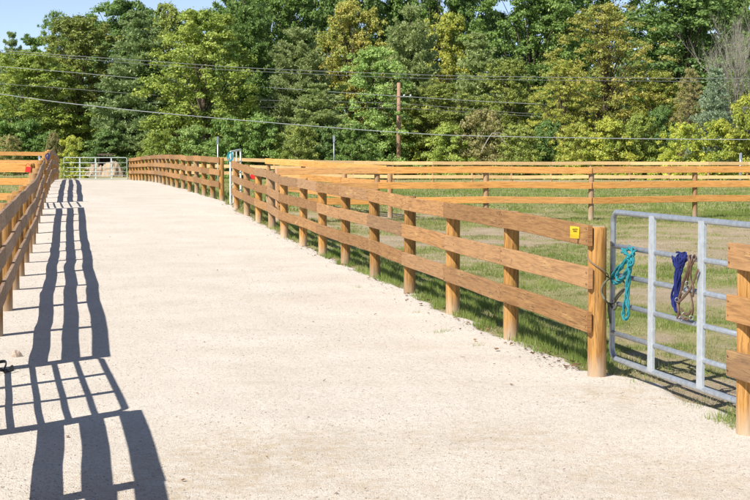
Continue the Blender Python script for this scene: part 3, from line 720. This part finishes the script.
# low shed and tan soil heaps behind the far gate
sh = empty('shed', (pxw(106, 0, 108).x, 108, gz(-18, 108))); tag(sh, 'low dark open shed with brown roof behind the far gate', 'shed')
cx = pxw(106, 0, 108).x; g_ = gz(-18, 108)
mb = MB(); mb.box((cx, 109, g_ + .65), .9, .06, 1.3); mb.box((cx - .42, 108.4, g_ + .65), .06, 1.2, 1.3); mb.box((cx + .42, 108.4, g_ + .65), .06, 1.2, 1.3); mb.build('wall', M['shed'], sh)
mb = MB(); mb.board((cx - .5, 108.3, g_ + 1.42), (cx + .5, 108.3, g_ + 1.42), (0, 1, .03), 1.5, .07, nseg=2, warp=0); mb.build('roof', M['roof'], sh)
def heap(x, y, sx, sy, h, label, seed, name='soil_heap'):
    n = 36; g0 = gz(x, y); vs = []; r_ = np.random.default_rng(seed)
    xs = np.linspace(-1, 1, n); XX, YY = np.meshgrid(xs, xs, indexing='ij')
    rr = np.sqrt(XX ** 2 + YY ** 2) + (vnoise(XX, YY, .35, seed) - .5) * .25
    Z = h * np.clip(1 - np.abs(rr) ** 3.2, -.15, 1) * 1.1 + (vnoise(XX, YY, .16, seed + 3) - .5) * .42 * h + (vnoise(XX, YY, .07, seed + 4) - .5) * .2 * h
    Z[rr > 1.0] = -.2
    V = np.stack([x + XX * sx, y + YY * sy, g0 + Z], -1).reshape(-1, 3)
    i0 = (np.arange(n - 1)[:, None] * n + np.arange(n - 1)[None, :]).ravel()
    me = fast_mesh(name, V, 4, np.stack([i0, i0 + n, i0 + n + 1, i0 + 1], -1).ravel())
    me.polygons.foreach_set('use_smooth', [True] * len(me.polygons))
    tag(link(name, me, M['soil']), label, 'soil heap', 'tan heaps behind the far gate')
heap(pxw(66, 0, 107).x, 106, .6, .9, .5, 'tan soil heap behind the left end of the far gate', 3)
heap(pxw(94, 0, 106).x, 106, .8, .8, .65, 'tan soil heap behind the middle of the far gate', 8)
heap(pxw(112, 0, 106).x, 106, .8, .8, .8, 'tallest tan soil heap, right of the middle behind the far gate', 13)

# ------------------------------------------------------------------ trees
def unit(n):
    v = rng.normal(size=(n, 3)); return v / np.linalg.norm(v, axis=1, keepdims=True)
def leaf_quads(C, nrm, s, asp=.62):
    """one leaf-shaped quad per centre, facing roughly along nrm"""
    n = len(C); t = np.cross(nrm, unit(n)); t /= np.linalg.norm(t, axis=1, keepdims=True) + 1e-9; b = np.cross(nrm, t)
    s = s[:, None]; q = nrm * s * .18
    V = np.stack([C - t * s, C - b * s * asp + q, C + t * s, C + b * s * asp + q], 1).reshape(-1, 3)
    return V
def crown_dec(H, R, base, nclump, cr0, nleaf, ls, squash=.8, seed=0, top=1.6, inner=.25, jit=1.0, peak=.45):
    """clumps of leaves on an uneven crown"""
    r = np.random.default_rng(seed); z0 = base * H
    cs = []
    ph = r.random(4) * 6.28
    while len(cs) < nclump:
        t = r.random(); a = r.random() * 6.283
        tm = .40 if peak > .4 else .2
        prof = math.sqrt(max(.02, 1 - (((t - tm) / (1.02 - tm)) if t > tm else ((tm - t) / (tm + .55))) ** 2.3))
        lob = 1.02 + .16 * math.sin(a * 2 + ph[0]) + .14 * math.sin(a * 3 + t * 4 + ph[1]) + .1 * math.sin(a * 5 + t * 9 + ph[2])
        rad = R * prof * lob * (r.random() ** .35 if r.random() > inner else r.random() * .7)
        cs.append((math.cos(a) * rad * .88, math.sin(a) * rad * .88, z0 + (H - z0 - cr0 * .6) * t, cr0 * r.uniform(.55, 1.25) * (1 - .35 * t)))
    cs = np.array(cs); ntot = nclump * nleaf
    ci = r.integers(0, nclump, ntot); c = cs[ci]
    dvec = r.normal(size=(ntot, 3)); dvec /= np.linalg.norm(dvec, axis=1, keepdims=True)
    dvec[:, 2] = np.where(dvec[:, 2] < -.3, -dvec[:, 2] * .6, dvec[:, 2])
    rr = c[:, 3] * (1 - .5 * r.random(ntot) ** 2.2) * (1 + .26 * r.normal(size=ntot) * jit)
    C = c[:, :3] + dvec * rr[:, None] * np.array([1, 1, squash])
    nr = dvec * .9 + r.normal(size=(ntot, 3)) * .46 + np.array([0, 0, .25]); nr /= np.linalg.norm(nr, axis=1, keepdims=True)
    s = ls * (.6 + .8 * r.random(ntot))
    return leaf_quads(C, nr, s), cs
def crown_pine(H, R, base, levels, per, seed, tuft=.3, needles=9, dens=1.0, droop=.15, up=.35, wid=.13, shape=.75):
    r = np.random.default_rng(seed); z0 = base * H; C = []; Dv = []; S = []; limbs = []
    for l in range(levels):
        t = (l + r.random() * .8) / levels; z = z0 + (H - z0) * t
        Lr = R * ((1 - t) ** shape) * .97 + .25
        n = max(3, int(per * (1 - t * .45)))
        for k in range(n):
            a = 6.283 * (k + r.random() * .8) / n; Lb = Lr * r.uniform(.6, 1.15)
            m = max(4, int(Lb / .23 * dens)); us = np.linspace(.12, 1, m)
            bz = z + Lb * (up * us ** 1.5 - droop * us * 1.1 * (1 - t))
            bx, by = np.cos(a) * us * Lb, np.sin(a) * us * Lb
            limbs.append([(0, 0, z), (bx[m // 2], by[m // 2], bz[m // 2]), (bx[-1], by[-1], bz[-1])])
            wspread = Lb * .30 * np.sin(np.pi * np.clip(us * .8 + .12, 0, 1)) + .12
            for j in range(m):
                q = 1 + int(4 * wspread[j] / .4)
                o = r.normal(size=q) * wspread[j] * .6
                P = np.stack([bx[j] - np.sin(a) * o, by[j] + np.cos(a) * o, bz[j] + r.normal(size=q) * .07 + .04], -1)
                C.append(P); Dv.append(np.tile([math.cos(a) * .6, math.sin(a) * .6, .45], (q, 1))); S.append(np.full(q, tuft * r.uniform(.75, 1.2)))
    C = np.concatenate(C); Dv = np.concatenate(Dv); S = np.concatenate(S); n = len(C)
    C = np.repeat(C, needles, 0); Dv = np.repeat(Dv, needles, 0); S = np.repeat(S, needles)
    dr = Dv + r.normal(size=C.shape) * .55; dr /= np.linalg.norm(dr, axis=1, keepdims=True)
    sd = np.cross(dr, r.normal(size=C.shape)); sd /= np.linalg.norm(sd, axis=1, keepdims=True)
    w = (S * wid)[:, None]; l = S[:, None]
    V = np.stack([C, C + dr * l * .55 - sd * w, C + dr * l, C + dr * l * .55 + sd * w], 1).reshape(-1, 3)
    return V, limbs
def trunk_mesh(H, r0, limbs, name, mt):
    mb = MB(); r_ = random.Random(int(H * 10))
    k = [Vector((r_.uniform(-.02, .02) * H * t, r_.uniform(-.02, .02) * H * t, H * t)) for t in (0, .2, .4, .6, .8, .96)]
    k[0] = Vector((0, 0, -.8)); mb.tube(cr(k, 3), list(np.linspace(r0 * 1.15, r0 * .2, 16)), 8)
    for lb in limbs:
        P = [Vector(p) for p in lb]; mb.tube(P, list(np.linspace(r0 * .32, r0 * .08, len(P))), 5, caps=False)
    me_o = mb.build(name, mt); me = me_o.data; bpy.data.objects.remove(me_o); return me
PROTO = {}
def add_proto(key, H, R, V, limbs, r0, mt=None):
    me = fast_mesh('crown', V, 4, np.arange(len(V))); me.materials.append(L['green'])
    PROTO[key] = (H, R, me, trunk_mesh(H, r0, limbs, 'trunk', mt or M['bark']))
def dec(key, H, R, base, nclump, cr0, nleaf, ls, **kw):
    V, cs = crown_dec(H, R, base, nclump, cr0, nleaf, ls, **kw)
    limbs = [[(0, 0, max(.2 * H, c[2] * .55)), (c[0] * .5, c[1] * .5, c[2] * .82), (c[0], c[1], c[2])] for c in cs[::7]]
    add_proto(key, H, R, V, limbs, H * .014)
dec('decA', 14, 4.6, .06, 380, .62, 150, .094, seed=1, squash=1.0)
dec('decB', 14, 4.4, .05, 420, .52, 130, .090, seed=2, jit=1.3, squash=1.1)
dec('decC', 15, 5.0, .10, 400, .70, 145, .104, seed=3, squash=.9)
dec('decD', 14, 4.2, .04, 460, .46, 115, .088, seed=4, jit=1.5, squash=1.2)
dec('airy', 14, 4.8, .05, 600, .50, 72, .076, seed=5, jit=1.6, inner=.35)
dec('bushA', 4.2, 2.4, -.02, 120, .48, 150, .072, seed=6, peak=.35)
dec('bushB', 4.2, 2.6, -.02, 150, .40, 110, .066, seed=7, jit=1.5, peak=.35)
dec('bushC', 4.2, 2.3, -.02, 110, .50, 170, .078, seed=8, peak=.5)
for key, H, R, lv, per, seed, kw in (('pineA', 14, 4.2, 17, 9, 11, dict(tuft=.38, needles=12, droop=.22, up=.42)), ('pineB', 14, 4.4, 18, 8, 12, dict(tuft=.36, needles=12, up=.5, shape=.6)),
                                     ('spruce', 6, 1.9, 20, 9, 13, dict(tuft=.22, needles=9, up=.25, shape=.95))):
    V, lm = crown_pine(H, R, .04, lv, per, seed, **kw); add_proto(key, H, R, V, lm[::2], H * .013)
# leafless tree
def bare():
    mb = MB(); r_ = random.Random(4)
    def br(p, d, L_, r, lev):
        P = [p]; q = p.copy(); dd = d.copy()
        for k in range(4):
            dd = (dd + Vector((r_.gauss(0, .12), r_.gauss(0, .12), .06))).normalized(); q = q + dd * L_ / 4; P.append(q.copy())
        mb.tube(P, list(np.linspace(r, r * .45, 5)), 5, caps=False)
        if lev:
            for k in range(5 if lev > 1 else 5):
                i = r_.randint(1, 4); nd = (dd + Vector((r_.gauss(0, .5), r_.gauss(0, .5), r_.gauss(.3, .3)))).normalized(); br(P[i], nd, L_ * r_.uniform(.45, .7), r * .5, lev - 1)
    for k in range(5): br(Vector((r_.gauss(0, .3), r_.gauss(0, .3), -.3)), Vector((r_.gauss(0, .22), r_.gauss(0, .2), 1)).normalized(), 6.5, .10, 4)
    return mb
bt = bare().build('bare_tree', M['deadbark'])
bx = pxw(741, 0, 107); bt.location = (bx.x, 107, gz(bx.x, 107)); bt.scale = (.62, .62, .93)
tag(bt, 'leafless tree of pale grey branches at the right edge', 'tree', 'trees of the wood edge')
# fallen pale stems in the brown brush
mb = MB(); a_ = pxw(481, 152, 100); b_ = pxw(492, 133, 100); c_ = pxw(507, 146, 100)
mb.tube(cr([a_, pxw(486, 142, 100), b_]), .03, 6); mb.tube(cr([b_, pxw(500, 137, 100), c_]), .02, 6); mb.tube(cr([b_, pxw(500, 133, 100), pxw(508, 136, 100)]), .016, 6)
tag(mb.build('dead_branch', M['deadbark']), 'pale dead branch leaning in the brown brush', 'branch')

def plant(kind, shape, leaf, px, D, top, hw, label, name, cat, group):
    H, R, mc, mt = PROTO[shape]; p = pxw(px, 0, D); g0 = gz(p.x, D) - .05
    h = EYE - (top - HY) * D / F - g0; wr = hw * D / F * (1.3 if cat == 'tree' else 1.12)
    root = empty(name, (p.x, D, g0)); root.rotation_euler = (0, 0, rng.random() * 6.28)
    root.scale = (wr / R, wr / R, h / H); tag(root, label, cat, group)
    for nm, me in (('trunk', mt), ('crown', mc)):
        o = bpy.data.objects.new(nm, me); col.objects.link(o); o.parent = root
        if nm == 'crown': o.material_slots[0].link = 'OBJECT'; o.material_slots[0].material = L[leaf]
G1 = 'trees of the wood edge'
TR = [
 ('decA', 'yg', 30, 118, 50, 46, 'yellow-green maple in front at the far left of the wood', 'maple_tree'),
 ('decB', 'olive', 80, 123, 17, 44, 'olive-green tree whose rounded top stands behind the far left maple', 'broadleaf_tree'),
 ('airy', 'green', 56, 129, 11, 20, 'loose mid-green treetop sticking up alone against the sky', 'broadleaf_tree'),
 ('pineA', 'pine', 14, 138, 33, 20, 'small distant blue-green conifer top at the left edge', 'conifer_tree'),
 ('decC', 'dark', 128, 131, -3, 44, 'dark green oak with a broad round top against the sky', 'oak_tree'),
 ('pineA', 'pine', 140, 115, 12, 46, 'big blue-green white pine with drooping layered boughs', 'pine_tree'),
 ('decD', 'olive', 170, 128, 5, 26, 'olive treetop just behind the right side of the white pine', 'broadleaf_tree'),
 ('decA', 'yg', 205, 111, 9, 50, 'large full yellow-green maple left of the open gate', 'maple_tree'),
 ('pineB', 'pinedk', 246, 123, -12, 38, 'tall dark pine rising out of the photo just right of the sky', 'pine_tree'),
 ('decB', 'green', 288, 127, -14, 42, 'tall green tree beside the dark pine, reaching above the photo', 'broadleaf_tree'),
 ('pineB', 'pinegr', 300, 114, 30, 40, 'bushy grey-green pine in the middle left of the wood', 'pine_tree'),
 ('pineA', 'pinegr', 318, 110, 84, 38, 'low grey-green pine left of the light green maple', 'pine_tree'),
 ('decD', 'orange', 352, 124, 2, 36, 'yellow-tinged tree with a pale gold top', 'broadleaf_tree'),
 ('decA', 'light', 374, 114.5, 46, 36, 'light green maple left of the utility pole', 'maple_tree'),
 ('pineB', 'pinegr', 412, 121, 8, 36, 'grey-green pine rising behind the utility pole', 'pine_tree'),
 ('decB', 'gold', 447, 129, 14, 30, 'small golden treetop between two grey-green pines', 'broadleaf_tree'),
 ('pineA', 'pinegr', 478, 119, 34, 36, 'pointed grey-green pine right of the utility pole', 'pine_tree'),
 ('decD', 'olive', 440, 114.5, 84, 34, 'low olive tree right of the utility pole top', 'broadleaf_tree'),
 ('decC', 'green', 530, 126, -22, 50, 'tall green oak with patches of sky showing through', 'oak_tree'),
 ('decB', 'olive', 508, 115, 60, 30, 'olive-green tree standing below the tall green oak', 'broadleaf_tree'),
 ('airy', 'orange', 603, 112, 4, 52, 'big airy tree of thin olive-gold leaves right of centre', 'broadleaf_tree'),
 ('airy', 'gold', 562, 110, 60, 28, 'small gold-green tree at the left foot of the airy tree', 'broadleaf_tree'),
 ('decC', 'dark', 682, 128, -18, 62, 'dark green oak filling the upper right of the wood', 'oak_tree'),
 ('decA', 'gold', 655, 111, 70, 26, 'gold-green young tree below the dark oak', 'broadleaf_tree'),
 ('spruce', 'spruce', 714, 105, 70, 24, 'small silvery blue spruce at the right', 'spruce_tree'),
 ('decB', 'green', 758, 116, 30, 34, 'green tree cut by the right edge of the photo', 'broadleaf_tree'),
 ('airy', 'brown', 688, 108, 68, 16, 'thin rusty brown sapling left of the blue spruce', 'broadleaf_tree'),
]
for sh_, lf_, px, D, top, hw, lab, nm in TR: plant('t', sh_, lf_, px, D, top, hw, lab, nm, 'tree', G1)
G2 = 'bushes of brush along the foot of the wood'
BU = [
 ('bushA', 'green', 3, 113, 120, 26, 'green bush at the far left edge under the maple'),
 ('bushC', 'yellow', 74, 97, 134, 14, 'yellow-green bush right behind the far gate'),
 ('bushA', 'dark', 108, 112, 128, 26, 'dark green bush under the white pine'),
 ('bushA', 'dark', 30, 114, 118, 26, 'dark green bush left of the far gate under the olive tree'),
 ('bushB', 'brown', 8, 108, 133, 16, 'pinkish brown bare bush behind the orange fences at the left edge'),
 ('bushB', 'brown', 54, 108, 130, 10, 'narrow brownish bush just left of the far gate'),
 ('bushB', 'yg', 156, 106, 128, 22, 'small yellow-green bush between white pine and large maple'),
 ('bushA', 'light', 196, 103, 124, 26, 'light green bush at the foot of the large maple'),
 ('bushC', 'green', 228, 101, 114, 24, 'green bush just behind the open gate'),
 ('bushA', 'green', 262, 101, 112, 27, 'broad green bush with glossy leaves right of the open gate'),
 ('bushB', 'olive', 296, 100, 122, 24, 'olive bush between two green bushes, left of the grey stake'),
 ('bushC', 'dark', 326, 101, 124, 20, 'dark green bush behind the grey stake'),
 ('bushA', 'green', 356, 100, 122, 24, 'green bush right of the grey stake'),
 ('bushC', 'light', 384, 114.5, 112, 22, 'light green bush just left of the utility pole'),
 ('bushC', 'gold', 416, 114.2, 100, 24, 'bush with orange-gold leaves just right of the utility pole'),
 ('bushA', 'yg', 448, 103, 122, 26, 'yellow-green bush between the gold bush and the brown brush'),
 ('bushB', 'brown', 482, 103, 106, 30, 'tallest brown bush of tangled stems right of the utility pole'),
 ('bushB', 'olive', 520, 101, 122, 26, 'dull olive bush below the tall green oak'),
 ('bushC', 'dark', 548, 102, 118, 18, 'dark green bush between the dull olive and yellow bushes'),
 ('bushB', 'gold', 575, 100, 120, 24, 'gold-green bush at the left foot of the airy tree'),
 ('bushA', 'yellow', 608, 99, 116, 26, 'yellow bush under the middle of the airy tree'),
 ('bushC', 'yg', 640, 100, 112, 22, 'yellow-green bush at the right foot of the airy tree'),
 ('bushA', 'dark', 662, 102, 104, 18, 'dark gap-filling green bush below the dark oak'),
 ('bushB', 'yellow', 680, 98, 120, 26, 'bright yellow bush left of the blue spruce foot'),
 ('bushA', 'yellow', 716, 98, 118, 26, 'bright yellow bush below the blue spruce'),
 ('bushC', 'yellow', 748, 99, 92, 24, 'bright yellow bush at the right edge, taller than its neighbours'),
]
for sh_, lf_, px, D, top, hw, lab in BU: plant('b', sh_, lf_, px, D, top, hw, lab, 'bush', 'bush', G2)
# second row that closes the wood behind
k = 0
for px, top in ((-40, 54), (0, 52), (36, 38), (92, 20), (152, 14), (200, 14), (236, -20), (268, -50), (312, -70), (350, -66), (392, -70), (430, -68), (468, -70), (500, 14), (560, -66), (600, -74), (652, 12), (690, -60), (730, -76), (775, -70)):
    plant('t', ('decC', 'decB', 'pineB', 'decA')[k % 4], ('dark', 'dark', 'pinedk', 'green')[k % 4], px, 140 + (k * 5) % 11, top, 40, 'tree of the shaded second row, mostly hidden behind the front trees', 'background_tree', 'tree', 'second row of trees in the wood'); k += 1
for i, px in enumerate(range(-50, 830, 34)):
    plant('b', ('bushA', 'bushC')[i % 2], 'dark', px, 133 + (i * 3) % 5, 88 + (i * 7) % 13, 30, 'dark undergrowth bush in the shade behind the front row of trees', 'undergrowth_bush', 'bush', 'undergrowth inside the wood')

# ------------------------------------------------------------------ light, sky, camera
w = bpy.data.worlds.new('World'); sc.world = w; w.use_nodes = True
nt = w.node_tree; bg = nt.nodes['Background']
sky = nt.nodes.new('ShaderNodeTexSky'); sky.sky_type = 'NISHITA'; sky.sun_disc = False
ldir = Vector((.81, .90, -1.22)).normalized()
sky.sun_elevation = math.asin(-ldir.z); sky.sun_rotation = math.atan2(-ldir.x, -ldir.y)
sky.air_density = .8; sky.dust_density = 0; sky.ozone_density = 1.5; sky.altitude = 4000
hs = nt.nodes.new('ShaderNodeHueSaturation'); hs.inputs['Saturation'].default_value = .80
nt.links.new(sky.outputs[0], hs.inputs['Color']); nt.links.new(hs.outputs[0], bg.inputs[0]); bg.inputs[1].default_value = .11
sl = bpy.data.lights.new('sun', 'SUN'); sl.energy = 4.8; sl.angle = math.radians(.5); sl.color = (1, .95, .86)
so = bpy.data.objects.new('sun', sl); col.objects.link(so); so.rotation_euler = ldir.to_track_quat('-Z', 'Y').to_euler(); so.location = (-20, -20, 30)

cam = bpy.data.cameras.new('camera'); cam.sensor_width = 36; cam.lens = F / 750 * 36; cam.clip_end = 3000; cam.clip_start = .05
co = bpy.data.objects.new('camera', cam); col.objects.link(co); co.location = (0, 0, EYE)
pitch = math.atan((250 - HY) / F); co.rotation_euler = (math.radians(90) - pitch, 0, 0)
sc.camera = co
vs = sc.view_settings; vs.view_transform = 'Standard'; vs.look = 'None'; vs.exposure = .5; vs.gamma = 1; vs.use_curve_mapping = False
sc.render.engine = 'CYCLES'
sc.cycles.max_bounces = 6; sc.cycles.diffuse_bounces = 3; sc.cycles.transmission_bounces = 4; sc.cycles.use_denoising = True
